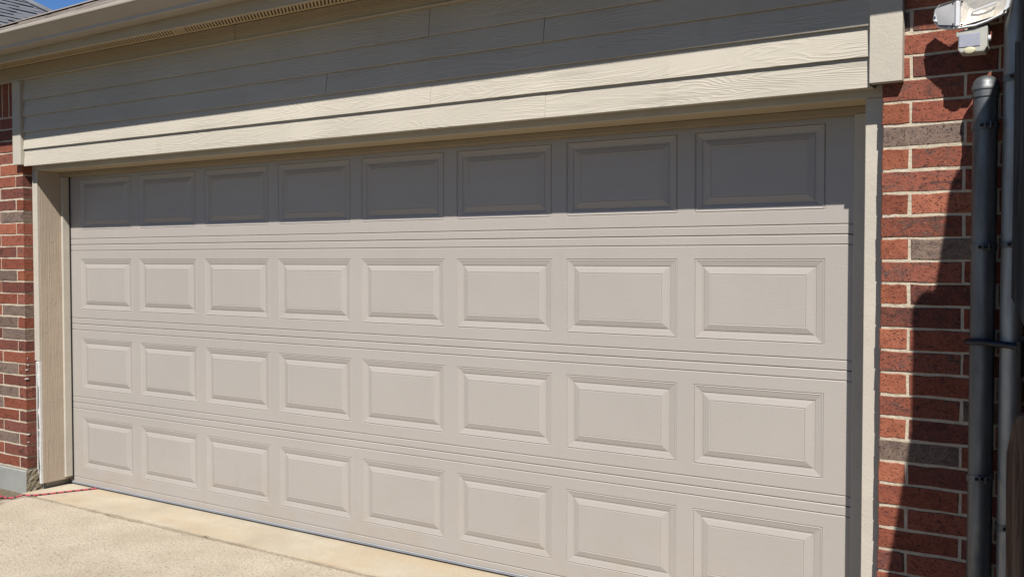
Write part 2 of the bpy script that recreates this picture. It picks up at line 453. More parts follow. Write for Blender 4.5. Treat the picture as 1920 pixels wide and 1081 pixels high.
# ================================================================= BRICKWORK
def brick_mesh(l, d, h, seed):
    """wobbly-edged brick centred on origin, face to -y; 48-ish triangles"""
    rg = random.Random(seed); j = .0021
    pts = []
    for t in (0, .28, .52, .77): pts.append((-l / 2 + l * t, -h / 2))
    pts.append((l / 2, -h / 2))
    for t in (0.0, .3, .6, .8): pts.append((l / 2 - l * t, h / 2))
    pts.append((-l / 2, h / 2))
    pts = [(x + rg.uniform(-j, j), z + rg.uniform(-j, j)) for x, z in pts]
    n = len(pts); c = .0026
    V = []
    for x, z in pts:
        sx = -1 if x < -l / 2 + .01 else (1 if x > l / 2 - .01 else 0); sz = -1 if z < 0 else 1
        V.append((x - sx * c + rg.uniform(-.0008, .0008), -d / 2 + rg.uniform(-.0006, .0006), z - sz * c * rg.uniform(.5, 1.1)))
    V += [(x, -d / 2 + c, z) for x, z in pts] + [(x, d / 2, z) for x, z in pts]
    F = [list(range(n))]
    for k in (0, 1): F += [[k * n + i, k * n + (i + 1) % n, (k + 1) * n + (i + 1) % n, (k + 1) * n + i] for i in range(n)]
    me = bpy.data.meshes.new('brick'); me.from_pydata(V, [], F); me.update()
    bm = bmesh.new(); bm.from_mesh(me); bmesh.ops.recalc_face_normals(bm, faces=bm.faces); bm.to_mesh(me); bm.free()
    return me
BM = {}
def add_brick(parent, x0, x1, z0, z1, y0, depth, kind):
    if kind == 'r' and random.random() < (.55 if x1 < 1 else .35): kind = 'd'
    key = (round(x1 - x0, 3), round(depth, 3), round(z1 - z0, 3), kind, random.randrange(4))
    if key not in BM:
        me = brick_mesh(key[0], key[1], key[2], hash(key[:3]) % 999 + key[4] * 31); me.materials.append(BR[kind]); BM[key] = me
    o = link('brick', BM[key], parent, ((x0 + x1) / 2 + random.uniform(-.001, .001), y0 + depth / 2 + random.uniform(-.0015, .0015), (z0 + z1) / 2))
    o.rotation_euler = (0, random.uniform(-.004, .004), 0)
    return o
MJ = .0092   # joint
# right pier
wr = thing('brick_wall', 'red and grey-brown brick wall right of the garage door, behind the steel pipes', 'wall', (5.9, -.25, -.1), 'brick walls of the garage front')
obj('mortar', join([cb(5.3035, 6.6, -.2880, -.17, -.05, 2.86, .001)]), M_MORT, wr)
box('foundation', 5.30, 6.6, -.296, -.17, -.3, -.052, M_FOUND, wr, .006)
ovr = {23: 'rr', 22: 'rrr', 21: 'fr', 20: 'or', 19: 'go', 18: 'of', 17: 'fr', 16: 'ro', 15: 'fr', 14: 'og', 13: 'fr', 12: 'or', 11: 'rr', 10: 'or', 9: 'fr', 8: 'or', 7: 'fg', 6: 'or', 5: 'gr', 4: 'or', 3: 'rr', 2: 'rr', 1: 'rr', 0: 'rr'}
B0, BP = .3935, .0788
for j in range(-5, 30):
    z0 = B0 + BP * j + MJ / 2; z1 = z0 + BP - MJ
    if z1 > 2.74: continue
    x = 5.300; first = .0905 if j % 2 == 0 else .263; k = 0
    while x < 6.5:
        L = first if k == 0 else .2655
        s = ovr.get(j, '')
        kd = s[k] if k < len(s) else random.choice('rrrfogrf')
        add_brick(wr, x, x + L, z0, z1, -.2905, .1, kd)
        x += L + MJ; k += 1
# left pier
wlft = thing('brick_wall', 'red brick wall on a concrete footing left of the garage door', 'wall', (-.8, -.25, -.1), 'brick walls of the garage front')
obj('mortar', join([cb(-1.6, -.0880, -.2880, -.192, .108, 2.86, .001)]), M_MORT, wlft)
XL = -.085
ovl = {10: 'rrf', 11: 'grf', 9: 'rrr', 12: 'rgr', 13: 'gog', 14: 'frf', 15: 'rfr', 16: 'ogo', 17: 'rrg', 18: 'fro', 19: 'rfr', 20: 'ror', 21: 'gfr', 22: 'rrf', 8: 'fgr', 7: 'rrf', 6: 'fgr', 5: 'rgr', 4: 'rrr', 3: 'rro', 2: 'rgr', 1: 'rrf', 0: 'rrr'}
for j in range(0, 30):
    z0 = .1155 + .0775 * j + MJ / 2; z1 = z0 + .0775 - MJ
    x = XL; first = .077 if j % 2 == 0 else .263; k = 0
    while x > -1.55:
        L = first if k == 0 else .2655
        s = ovl.get(j, ''); kd = s[k] if k < len(s) else random.choice('rrrfogrf')
        add_brick(wlft, x - L, x, z0, z1, -.2905, .1, kd)
        x -= L + MJ; k += 1
z0 = .1155 + .0775 * 30 + MJ / 2
x = XL
while x > -1.5:
    add_brick(wlft, x - .067, x, z0, 2.70, -.2905, .1, random.choice('rfr')); x -= .0775
# footing with rough side
n = 26; V = []; F = []
for i in range(n + 1):
    z = -.30 + .405 * i / n
    for k in range(7):
        y = -.300 + .11 * k / 6
        V.append((-.076 + random.uniform(-.006, .004) * (1 if 0 < k else .6), y, z))
for i in range(n):
    for k in range(6): a = i * 7 + k; F.append([a, a + 1, a + 8, a + 7])
obj('broken_concrete_edge', (V, F), M_FOUNDR, wlft)
box('foundation', -1.6, -.079, -.2995, -.17, -.3, .105, M_FOUND, wlft, .007)
# mortar dabs
parts = []
for (z, s) in ((.80, .006), (.77, .004), (.71, .005), (.845, .004), (.34, .006), (.29, .004)):
    parts.append(cb(XL - s * .2, XL + s, -.296 + random.uniform(0, .02), -.296 + .02 + s, z, z + s * 1.5, .002))
obj('paint_dabs', join(parts), M_CAULK, wlft)

# ================================================================= DOOR FRAME
fr = thing('garage_door_frame', 'cream painted wooden frame round the garage door', 'door frame', (2.6, -.1, -.02))
box('jamb', -.062, -.030, -.2105, .06, .012, 2.0835, M_JAMB, fr)
box('jamb', 5.228, 5.262, -.2105, .06, .012, 2.0835, M_JAMB, fr)
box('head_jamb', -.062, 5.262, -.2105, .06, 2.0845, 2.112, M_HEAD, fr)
box('door_stop', -.0295, -.011, -.060, -.0035, .028, 2.055, M_TRIM, fr, .002)
box('door_stop', 5.150, 5.2275, -.060, -.0035, .014, 2.055, M_TRIM_S, fr, .002)
box('head_stop', -.0295, 5.2275, -.060, -.0035, 2.056, 2.0835, M_STOP, fr, .002)
# left casing: whole above, rotted away at the bottom
box('casing', -.084, -.031, -.226, -.2115, .83, 2.083, M_TRIM, fr, .002)
zz = [.012, .06, .12, .20, .30, .38, .47, .56, .64, .72, .80, .829]
pl = [(-.031, z) for z in zz] + [(-.048 - .004 * math.sin(i * 2.3) - (.012 if i > 8 else 0), z) for i, z in reversed(list(enumerate(zz)))]
obj('broken_casing', prism(pl, -.224, -.2115), M_CAULK, fr)['label'] = 'rotted lower end of the left casing with bare white primer'
pl = [(-.083, .02), (-.074, .05), (-.077, .16), (-.0745, .30), (-.078, .42), (-.074, .60), (-.077, .74), (-.072, .79), (-.066, .829), (-.0838, .829)]
obj('caulk_strip', prism(pl, -.219, -.2115), M_CAULK, fr)
pl = [(.06, .0), (.10, .03), (.17, .0), (.2, .02)]
parts = [cb(-.0705 + random.uniform(-.003, .003), -.060, -.2165, -.2120, z, z + s, .001) for z, s in ((.235, .018), (.36, .012), (.475, .03), (.66, .012))]
obj('paint_flakes', join(parts), M_CAULK, fr)
# right casing with wavy caulk edge against the brick
box('casing', 5.228, 5.302, -.226, -.2115, -.02, 2.083, M_TRIM, fr, .002)
box('head_casing', -.084, 5.302, -.226, -.2115, 2.0838, 2.128, M_TRIM_S, fr, .002)
# black strip drawn as the dark gap on the left of the door
box('gap_dark_strip', -.0108, -.0085, -.012, -.0035, .0, 2.054, M_BLACK, fr, .0005)
nailz = [(-.165, .30), (-.10, .18), (-.14, .55), (-.08, .74), (-.17, 1.02), (-.11, 1.21), (-.15, 1.39), (-.13, 1.62), (-.185, .74)]
for i, (y, z) in enumerate(nailz):
    o = obj('nail_head', lathe([(.0050, 0), (.0045, .0010), (.0025, .0016), (.0008, .0018)], 0, 0, 8), M_JAMB, None, True, (0, 0, 0))
    o.data.transform(Matrix.Rotation(R(90), 4, 'Y')); o.parent = fr; o.location = Vector((-.0302, y, z)) - wl(fr)

# ================================================================= GARAGE DOOR
H = .5334
door = thing('garage_door', 'beige sectional garage door with four rows of eight raised panels', 'garage door', (2.6, .02, -.031))
PX0, PP, PW, PB, PH = .1, .62555, .5491, .0967, .3409
DX0, DX1 = -.055, 5.215
RING = [(0, 0), (.0028, .0030), (.0066, -.0006), (.0088, .0010), (.0300, .0052), (.0318, .0074), (.0385, .0068), (.0405, .0048), (.0640, -.0007), (.0670, .0009), (.0695, 0)]
def panel_mesh():
    V = []; F = []
    for d, y in RING:
        e = d if d < .0095 else .0088 + (d - .0088) * 1.15      # the moulding is a little wider at the sides
        V += [(e, y, d), (PW - e, y, d), (PW - e, y, PH - d), (e, y, PH - d)]
    for i in range(len(RING) - 1):
        for k in range(4): a = i * 4; F.append([a + k, a + (k + 1) % 4, a + 4 + (k + 1) % 4, a + 4 + k])
    a = (len(RING) - 1) * 4; F.append([a, a + 1, a + 2, a + 3])
    V = [(x - PW / 2, y, z - PH / 2) for x, y, z in V]
    me = bpy.data.meshes.new('raised_panel'); me.from_pydata(V, [], F); me.update()
    bm = bmesh.new(); bm.from_mesh(me); bmesh.ops.recalc_face_normals(bm, faces=bm.faces)
    bm.faces.ensure_lookup_table()
    if bm.faces[-1].normal.y > 0: bmesh.ops.reverse_faces(bm, faces=bm.faces)
    bm.to_mesh(me); bm.free(); me.materials.append(M_DOOR); return me
PM = panel_mesh()
for s in range(4):            # 0 = bottom
    zb = s * H; z0 = zb + (.0012 if s else -.008); z1 = zb + H - .0012
    gl = .040 if s else .024; gh = H - .040
    def groove(z): return [(z - .0048, -.0003), (z - .0008, .0038), (z + .0010, .0038), (z + .0030, 0)]
    prof = [(z0, .02), (z0, .0022), (z0 + .0022, 0)] + [(zb + a, b) for a, b in groove(gl)] + [(zb + PB, 0), (zb + PB + PH, 0)] + [(zb + a, b) for a, b in groove(gh)] + [(z1 - .004, 0), (z1, .0035), (z1, .02)]
    xs = [DX0]
    for k in range(8): xs += [PX0 + k * PP, PX0 + k * PP + PW]
    xs += [DX1]
    V = []; F = []; n = len(prof)
    for x in xs: V += [(x, y, z) for z, y in prof]
    pr = 7 + 0   # index of the panel row start
    pr = [i for i, (z, y) in enumerate(prof) if abs(z - (zb + PB)) < 1e-6][0]
    for i in range(len(xs) - 1):
        for k in range(n - 1):
            if k == pr and i % 2 == 1: continue
            a = i * n + k; F.append([a, a + 1, a + n + 1, a + n])
    # back skin and ends
    q = len(V); V += [(DX0, .045, z0), (DX1, .045, z0), (DX1, .045, z1), (DX0, .045, z1), (DX0, .02, z0), (DX1, .02, z0), (DX1, .02, z1), (DX0, .02, z1)]
    F += [[q, q + 1, q + 2, q + 3], [q, q + 1, q + 5, q + 4], [q + 3, q + 2, q + 6, q + 7], [q, q + 3, q + 7, q + 4], [q + 1, q + 2, q + 6, q + 5]]
    cx = (DX0 + DX1) / 2; cz = (z0 + z1) / 2
    me = bpy.data.meshes.new('door_section'); me.from_pydata([(x - cx, y, z - cz) for x, y, z in V], [], F); me.update()
    me.materials.append(M_DOOR)
    sec = link('door_section', me, door, (cx, 0, cz))
    for k in range(8):
        link('raised_panel', PM, sec, (PX0 + k * PP + PW / 2, 0, zb + PB + PH / 2))
# bottom: aluminium retainer with grey bulb seal
prof = [(.04, -.0085), (-.0035, -.0085), (-.0045, -.0115), (-.001, -.0125), (.04, -.0125)]
obj('bottom_retainer', extrude_x(prof, DX0, DX1, 0, 1, True), M_ALU, door)
prof = [(.03, -.0127), (.001, -.0127), (-.0035, -.015), (-.0045, -.019), (-.003, -.0225), (.001, -.0235), (.03, -.0235)]
obj('bottom_seal', extrude_x(prof, DX0, DX1, 0, 1, True), M_SEAL, door)
prof = [(.035, -.0237), (.006, -.0237), (.008, -.0302), (.035, -.0302)]
obj('rubber_gap_shade', extrude_x(prof, DX0, DX1, 0, 1, True), M_BLACK, door)  # black strip set back, draws the shadow line of the gap under the seal

# ================================================================= SIDING AND TRIM ABOVE
hd = thing('siding_wall', 'cream horizontal lap siding wall above the garage door', 'siding', (2.6, -.25, 2.11))
box('sheathing', -.036, 5.262, -.290, -.227, 2.113, 2.748, M_TRIM_S, hd, .001)
zs = [2.107, 2.216, 2.3245, 2.4295, 2.532, 2.668]
jn = [3.922, 3.305, 2.647, 3.916, 3.297]
def lap(x0, x1, za, zb, yb, yt):
    t = .008
    pr_ = [(yb, za), (yb, za), (yt, zb), (yt + t, zb), (yb + t, za)]
    pr_ = [(yb + .0008, za), (yb, za + .0012), (yt, zb), (yt + t, zb), (yb + t, za)]
    return extrude_x(pr_, x0, x1, 0, 1, True)
for i in range(5):
    za, zb_ = zs[i], zs[i + 1] + .02
    yb, yt = (-.3085, -.3000) if i == 0 else (-.3125, -.2965)
    if i == 0: zb_ = zs[1] + .004
    gj = .0012 if i > 1 else .0005
    obj('siding_board', lap(-.034, jn[i] - gj, za, zb_, yb, yt), M_SID, hd)
    obj('siding_board', lap(jn[i] + gj, 5.2600, za, zb_, yb + .0008, yt + .0008), M_SID, hd)
box('corner_board', 5.2625, 5.372, -.330, -.2925, 2.117, 2.6595, M_TRIM, hd, .002)
box('corner_board', -.127, -.0365, -.330, -.2925, 2.117, 2.6595, M_TRIM, hd, .002)
# small black bracket scrap under left corner board
pv = [(-.105, -.3295), (-.02, -.2925), (-.02, -.25), (-.105, -.2925)]
# ================================================================= ROOF EAVE
rf = thing('garage_roof', 'shingled garage roof with cream gutter, fascia and vented soffit', 'roof', (2.6, -.5, 2.66))
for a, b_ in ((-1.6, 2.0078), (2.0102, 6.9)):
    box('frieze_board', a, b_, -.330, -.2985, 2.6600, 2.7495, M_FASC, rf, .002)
box('frieze_molding', -1.6, 6.9, -.3345, -.3305, 2.660, 2.6665, M_TRIM_S, rf, .001)
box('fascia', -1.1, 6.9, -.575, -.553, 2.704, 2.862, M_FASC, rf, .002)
# vented strip: diagonal slots as raised louvres
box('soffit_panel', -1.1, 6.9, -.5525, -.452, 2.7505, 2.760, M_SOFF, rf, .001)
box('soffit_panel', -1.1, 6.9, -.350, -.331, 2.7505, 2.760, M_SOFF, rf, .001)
box('soffit_lip', -1.1, 6.9, -.4515, -.446, 2.745, 2.7595, M_TRIM_S, rf, .001)
M_SLOT = mat_simple('soffit_slot_shade', (.10, .065, .035), .9)  # dark brown stands in for shade inside the vent slots
box('slot_shade_sheet', -1.1, 6.9, -.4455, -.3505, 2.7535, 2.757, M_SLOT, rf, .0005)
parts = []; x = -.8
while x < 4.6:
    if not (1.62 < x < 1.72):
        dx, y0_, y1_ = -.085, -.446, -.350
        wv = .013
        V = [(x, y0_, 2.7505), (x + wv, y0_, 2.7505), (x + wv + dx, y1_, 2.7505), (x + dx, y1_, 2.7505)]
        V += [(a, b, 2.7533) for a, b, c in V]
        parts.append((V, [[0, 1, 2, 3], [4, 5, 6, 7], [0, 1, 5, 4], [1, 2, 6, 5], [2, 3, 7, 6], [3, 0, 4, 7]]))
    else:
        V = [(x, -.446, 2.7505), (x + .03, -.446, 2.7505), (x - .055, -.35, 2.7505), (x - .085, -.35, 2.7505)]
        parts.append((V, [[0, 1, 2, 3]]))
    x += .0245
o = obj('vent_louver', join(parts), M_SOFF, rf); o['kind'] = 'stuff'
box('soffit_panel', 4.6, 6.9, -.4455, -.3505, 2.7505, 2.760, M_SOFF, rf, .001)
# gutter (falls to the left)
gp = [(-.5765, 2.836), (-.5765, 2.7475), (-.580, 2.7460), (-.660, 2.7460), (-.6665, 2.7480), (-.6690, 2.7640), (-.6710, 2.7660), (-.679, 2.771), (-.700, 2.792), (-.7215, 2.8120), (-.7225, 2.8150), (-.7280, 2.8160), (-.7290, 2.8195), (-.7290, 2.8285), (-.7275, 2.8320), (-.716, 2.8325), (-.7145, 2.8300), (-.716, 2.826)]
o = obj('gutter', extrude_x(gp, -1.2, 6.9, .0085, 8, False), M_GUT, rf)
md = o.modifiers.new('Solidify', 'SOLIDIFY'); md.thickness = .0012; md.offset = 0
bpy.context.view_layer.update()
# roof deck
XC, SL = -.7, .5
def rz(y): return 2.838 + SL * (y + .68)
YE = -.645; XE = XC + .035; ZE = rz(YE)
V = [(XE, YE, ZE), (7.2, YE, ZE), (7.2, 3.3, rz(3.3)), (XC + 3.98, 3.3, rz(3.3)), (XE, 7.245, ZE), (7.2, 7.245, ZE)]
V2 = [(a, b, c - .02) for a, b, c in V]
F = [[0, 1, 2, 3], [0, 3, 4], [3, 2, 5, 4], [6, 7, 8, 9], [6, 9, 10], [9, 8, 11, 10], [0, 1, 7, 6], [1, 2, 8, 7], [2, 5, 11, 8], [4, 5, 11, 10], [0, 4, 10, 6]]
obj('roof_deck', (V + V2, F), M_SHIN, rf)
def shingle_vf(x0, x1, y0, L, t, base=0, sk=0.0):
    y1 = y0 + L; zt0 = rz(y0) + t + base; zt1 = rz(y1) + .003 + base
    xa = min(max(x0, sk), x1 - .001) if sk else x0
    V = [(x0, y0, zt0 - t), (x1, y0, zt0 - t), (x1, y0, zt0), (x0, y0, zt0), (xa, y1, zt1 - .003), (x1, y1, zt1 - .003), (x1, y1, zt1), (xa, y1, zt1)]
    return V, [[0, 1, 2, 3], [3, 2, 6, 7], [0, 3, 7, 4], [1, 2, 6, 5], [0, 1, 5, 4]]
rest = []; cnt = 0
for c in range(28):
    y0 = -.668 + c * .142
    xl = XC + (y0 + .68) + .02 + random.uniform(-.02, .03)
    x = xl
    while x < 7.1:
        wv = random.choice((.10, .15, .19, .24)); t = random.choice((.006, .007, .012))
        vf = shingle_vf(x, min(x + wv - .003, 7.15), y0, .16, t, .001, XC + (y0 + .16 + .68))
        if x + wv < XC + y0 + .16 + .70: x += wv * .5; continue
        if c < 10 and x < 2.6 and cnt < 150:
            obj('shingle', vf, M_SHIN, rf); cnt += 1
        else: rest.append(vf)
        x += wv
# left hip face
for c in range(27):
    xx = XC + .015 + c * .142; y = -.68 + (xx - XC) + .20
    while y < 6.9 - (xx - XC):
        wv = random.choice((.12, .2, .25)); t = random.choice((.006, .012)); z = 2.838 + SL * (xx - XC)
        V = [(xx, y, z), (xx, y + wv, z), (xx, y + wv, z + t), (xx, y, z + t), (xx + .16, y, z + .08), (xx + .16, y + wv, z + .08), (xx + .16, y + wv, z + .083), (xx + .16, y, z + .083)]
        rest.append((V, [[0, 1, 2, 3], [3, 2, 6, 7], [0, 3, 7, 4], [1, 2, 6, 5]])); y += wv
o = obj('shingle_courses', join(rest), M_SHIN, rf); o['kind'] = 'stuff'
for i in range(36):
    t0 = i * .115; a = Vector((XC + t0 - .01, -.68 + t0 - .01, 2.838 + SL * t0 + .008)); d = Vector((1, 1, SL)).normalized() * .20
    sA = Vector((.10, -.0, -.0)); sB = Vector((0, .10, 0))
    e = .005
    L = [a + Vector((.075, -.01, -.004)), a + Vector((0, 0, .006)), a + Vector((-.01, .075, -.004))]
    up = Vector((0, 0, e)); dn = Vector((0, 0, -.006))
    V = [p + up for p in L] + [p + d + dn + Vector((0, 0, .010)) for p in L] + [p for p in L]
    obj('hip_cap_shingle', (V, [[0, 1, 4, 3], [1, 2, 5, 4], [6, 7, 1, 0], [7, 8, 2, 1]]), M_SHIN, rf)
# shell that closes the garage
gs = thing('garage_walls', 'plain side and rear walls of the garage behind its front', 'building', (2.5, 3, -.1))
box('side_wall', -.4, -.2, -.16, 6.9, -.2, 2.75, M_MORT, gs)
box('side_wall', 6.62, 6.8, -.16, 6.9, -.2, 2.75, M_MORT, gs)
box('rear_wall', -.19, 6.61, 6.7, 6.9, -.2, 2.75, M_MORT, gs)
box('ceiling', -.19, 6.61, .1, 6.69, 2.70, 2.74, M_TRIM_S, gs)
box('header_beam', -.19, 6.61, -.165, .095, 2.13, 2.74, M_TRIM_S, gs)
box('corner_post', -.19, -.075, -.165, .2, -.2, 2.125, M_TRIM_S, gs)
box('corner_post', 5.28, 6.61, -.165, .2, -.2, 2.125, M_TRIM_S, gs)

# ================================================================= NEIGHBOURING HOUSE (upper left)
nh = thing('neighbor_house', 'house with charcoal hip roof beyond the left end of the gutter', 'house', (-8, .7, -.2))
ex, ny, ze, sl = -3.05, 6.5, 2.8, .65
wx, sy_ = ex - 9.9, -3.4
hw = 4.95
ap1 = (ex - hw, ny - hw, ze + sl * hw); ap0 = (ex - hw, sy_ + hw, ze + sl * hw)
V = [(ex, ny, ze), (ex, sy_, ze), (wx, sy_, ze), (wx, ny, ze), ap1, ap0]
obj('roof', (V + [(a, b, c - .02) for a, b, c in V[:4]], [[0, 1, 5, 4], [1, 2, 5], [2, 3, 4, 5], [3, 0, 4], [6, 7, 8, 9], [0, 1, 7, 6], [1, 2, 8, 7], [2, 3, 9, 8], [3, 0, 6, 9]]), M_SHIN_D, nh)
parts = []
nrm = Vector((sl, 0, 1)).normalized()
c = 0; s = 0.0
while s < hw - .05:
    xx = ex - s + .02; z = ze + sl * s - .01; ya, yb_ = sy_ + s, ny - s; y = ya + random.uniform(0, .2)
    while y < yb_:
        wv = random.choice((.16, .22, .3)); y2 = min(y + wv - .008, yb_ + .03); t = random.choice((.013, .024))
        V = [(xx, y, z), (xx, y2, z)]; V += [(a + nrm.x * t, b, d + nrm.z * t) for a, b, d in V]
        V += [(xx - .16, y, z + .16 * sl + .003), (xx - .16, y2, z + .16 * sl + .003)]
        parts.append((V, [[0, 1, 3, 2], [2, 3, 5, 4], [0, 2, 4], [1, 3, 5]])); y += wv
    s += .098
o = obj('shingle_courses', join(parts), M_SHIN_D, nh); o['kind'] = 'stuff'
V, F = tube([(ex + .03, ny + .03, ze + .02), (ap1[0], ap1[1], ap1[2] + .03)], .045, 6)
obj('hip_cap', (V, F), M_SHIN_D, nh)
obj('wall', cb(wx + .5, ex - .5, sy_ + .5, ny - .5, -.2, ze + .02, .01), M_MORT, nh)
box('fascia', ex - .03, ex + .03, sy_, ny, ze - .16, ze, M_TRIM_S, nh)

# ================================================================= UNSEEN SKY BLOCKERS ADDED ON THE RIGHT
sf = thing('sky_block_fence', 'unseen board fence added right of the driveway to block sky light', 'fence', (7.0, -4, -.3))
y = -.2
while y > -9:
    box('picket', 7.0, 7.019, y - .14, y - .002, -.4, 1.86 + random.uniform(-.006, .006), M_WOOD, sf, .002); y -= .142
for z in (.2, 1.4): box('rail', 7.020, 7.058, -9, -.2, z, z + .09, M_WOOD, sf, .002)
n2_ = thing('neighbor_house', 'unseen brick house added beyond the fence on the right to block sky light', 'house', (14, -2, -.4))  # added unseen, keeps eastern sky light off the shaded front
box('wall', 10.0, 18, -9, 6, -.5, 5.2, BR['f'], n2_, .01)
obj('roof', ([(9.6, -9.4, 5.205), (18.4, -9.4, 5.205), (18.4, 6.4, 5.205), (9.6, 6.4, 5.205), (14, -5, 7.6), (14, 2, 7.6)], [[0, 1, 4], [1, 2, 5, 4], [2, 3, 5], [3, 0, 4, 5], [0, 1, 2, 3]]), M_SHIN_D, n2_)
# ================================================================= STEEL POSTS
def ring_band(cx, cy, r, z, h, side=Vector((.55, -.83, 0)), tilt=0):
    """tension band with clamp ears and bolt"""
    p = []
    sd = side.normalized(); pr_ = Vector((-sd.y, sd.x, 0))
    seg = 30; V = []; F = []
    for zz in (z - h / 2, z + h / 2):
        for rr in (r + .0006, r + .0040):
            for k in range(seg):
                a = 2 * math.pi * k / seg; V.append((cx + rr * math.cos(a), cy + rr * math.sin(a), zz + tilt * math.cos(a)))
    for k in range(seg):
        k2 = (k + 1) % seg; A, B, C_, D = 0, seg, 2 * seg, 3 * seg
        F += [[B + k, B + k2, D + k2, D + k], [A + k, A + k2, B + k2, B + k], [C_ + k, C_ + k2, D + k2, D + k]]
    band = (V, F)
    ears = []
    for s in (-1, 1):
        c = Vector((cx, cy, z)) + sd * (r + .012) + pr_ * (s * .0085)
        hh = h / 2
        V = []
        for a in (-.014, .014):
            for b in (-.002, .002):
                for d in (-hh, hh): V.append(c + sd * a + pr_ * b + Vector((0, 0, d)))
        ears.append((V, [[0, 1, 3, 2], [4, 5, 7, 6], [0, 1, 5, 4], [2, 3, 7, 6], [0, 2, 6, 4], [1, 3, 7, 5]]))
    b0 = Vector((cx, cy, z)) + sd * (r + .014)
    bolt = tube([b0 - pr_ * .022, b0 - pr_ * .014, b0 - pr_ * .0139, b0 + pr_ * .020], [.0055, .0055, .0032, .0032], 8)
    return join([band] + ears), bolt
p1 = thing('steel_post', 'short grey galvanized steel post with a domed cap', 'post', (5.638, -.365, -.1), 'galvanized posts beside the brick wall')
x1, y1, r1 = 5.638, -.365, .0375
o = obj('pipe', lathe([(r1, -.1), (r1, 2.062)], x1, y1, 36), M_GALV, p1); auto_smooth(o)
cp = [(r1 + .0035, 2.030), (r1 + .0035, 2.052), (r1 + .0060, 2.0535), (r1 + .0060, 2.062), (r1 + .0035, 2.066)]
for k in range(8):
    a = k / 8 * math.pi / 2; cp.append(((r1 + .003) * math.cos(a), 2.067 + .034 * math.sin(a)))
cp.append((.002, 2.1012))
o = obj('cap', lathe(cp, x1, y1, 36), M_GALV, p1); auto_smooth(o, 40)
for z, t in ((1.935, 0), (1.541, 0), (.785, .006)):
    bnd, bolt = ring_band(x1, y1, r1, z, .022, Vector((.25, -1, 0)), t)
    o = obj('tension_band', bnd, M_GALV, p1); auto_smooth(o); o2 = obj('bolt', bolt, M_IRON, o)
p2 = thing('steel_post', 'tall grey galvanized steel post running up past the frame, right of the capped one', 'post', (5.713, -.37, -.1), 'galvanized posts beside the brick wall')
x2, y2, r2 = 5.724, -.372, .0340
o = obj('pipe', lathe([(r2, -.1), (r2, 2.9)], x2, y2, 36), M_GALV2, p2); auto_smooth(o)
for z, t in ((2.082, .003), (1.549, 0), (.634, .008)):
    bnd, bolt = ring_band(x2, y2, r2, z, .022, Vector((.25, -1, 0)), t)
    o = obj('tension_band', bnd, M_GALV, p2); auto_smooth(o); obj('bolt', bolt, M_IRON, o)
# dark cable looped round both posts
pts = []
for k in range(11):
    a = math.pi / 2 + math.pi * k / 10; pts.append((x1 + .0455 * math.cos(a), y1 + .0465 * math.sin(a), 1.2235 + .001 * k))
pts = pts + [(x1 + .04, y1 - .050, 1.230), (x2, y2 - .044, 1.226), (x2 + .045, y2 - .060, 1.222), (x2 + .075, -.47, 1.219), (x2 + .10, -.46, 1.216), (x2 + .12, -.40, 1.214), (x2 + .10, y2 + .03, 1.216), (x2, y2 + .042, 1.219), (x1 + .03, y1 + .0465, 1.221)]
o = obj('cable_loop', tube(pts, .0105, 10, True), M_CABLE, None, True)
o['label'] = 'dark blue rubber cable looped round both steel posts and the gate'; o['category'] = 'cable'

# ================================================================= TIMBER AT THE RIGHT EDGE
up = thing('fence_picket', 'dark upright board hanging at the right edge with a clipped lower corner', 'picket', (5.79, -.52, 1.3))
pl = [(5.7375, 1.385), (5.7375, 2.168), (5.880, 2.168), (5.880, 1.30), (5.772, 1.30)]
obj('board', prism(pl, -.525, -.505), M_WOODG, up)
obj('rail', cb(5.79, 5.87, -.504, -.30, 1.75, 1.84, .003), M_WOOD, up)
gp_ = thing('fence_post', 'rough brown timber post at the lower right edge', 'post', (5.80, -.75, -.1))
zs_ = [-.1, .25, .5, .75, .95, 1.045]
V = []; F = []
for i, z in enumerate(zs_):
    d = [0, .004, .001, -.003, -.004, .004][i]; c = .010 if i == len(zs_) - 1 else 0
    V += [(5.7625 + d + c, -.80 + c, z), (5.86, -.80 + c, z), (5.86, -.70 - c, z), (5.7625 + d + c, -.70 - c, z)]
V += [(5.785, -.785, 1.056), (5.86, -.785, 1.058), (5.86, -.715, 1.058), (5.785, -.715, 1.056)]
for i in range(len(zs_)):
    for k in range(4): a = i * 4; F.append([a + k, a + (k + 1) % 4, a + 4 + (k + 1) % 4, a + 4 + k])
F += [[0, 1, 2, 3], [len(V) - 4, len(V) - 3, len(V) - 2, len(V) - 1]]
obj('timber', (V, F), M_WOOD, gp_)
hg = thing('gate_hinge', 'dark iron strap hinge below the cable at the right edge', 'hinge', (5.80, -.55, 1.19))
obj('plate', prism([(5.762, 1.235), (5.766, 1.262), (5.785, 1.272), (5.82, 1.265), (5.82, 1.13), (5.775, 1.125), (5.762, 1.14)], -.537, -.532), M_IRON, hg)
obj('knuckle', lathe([(.009, 1.14), (.009, 1.25)], 5.766, -.545, 10), M_IRON, hg)
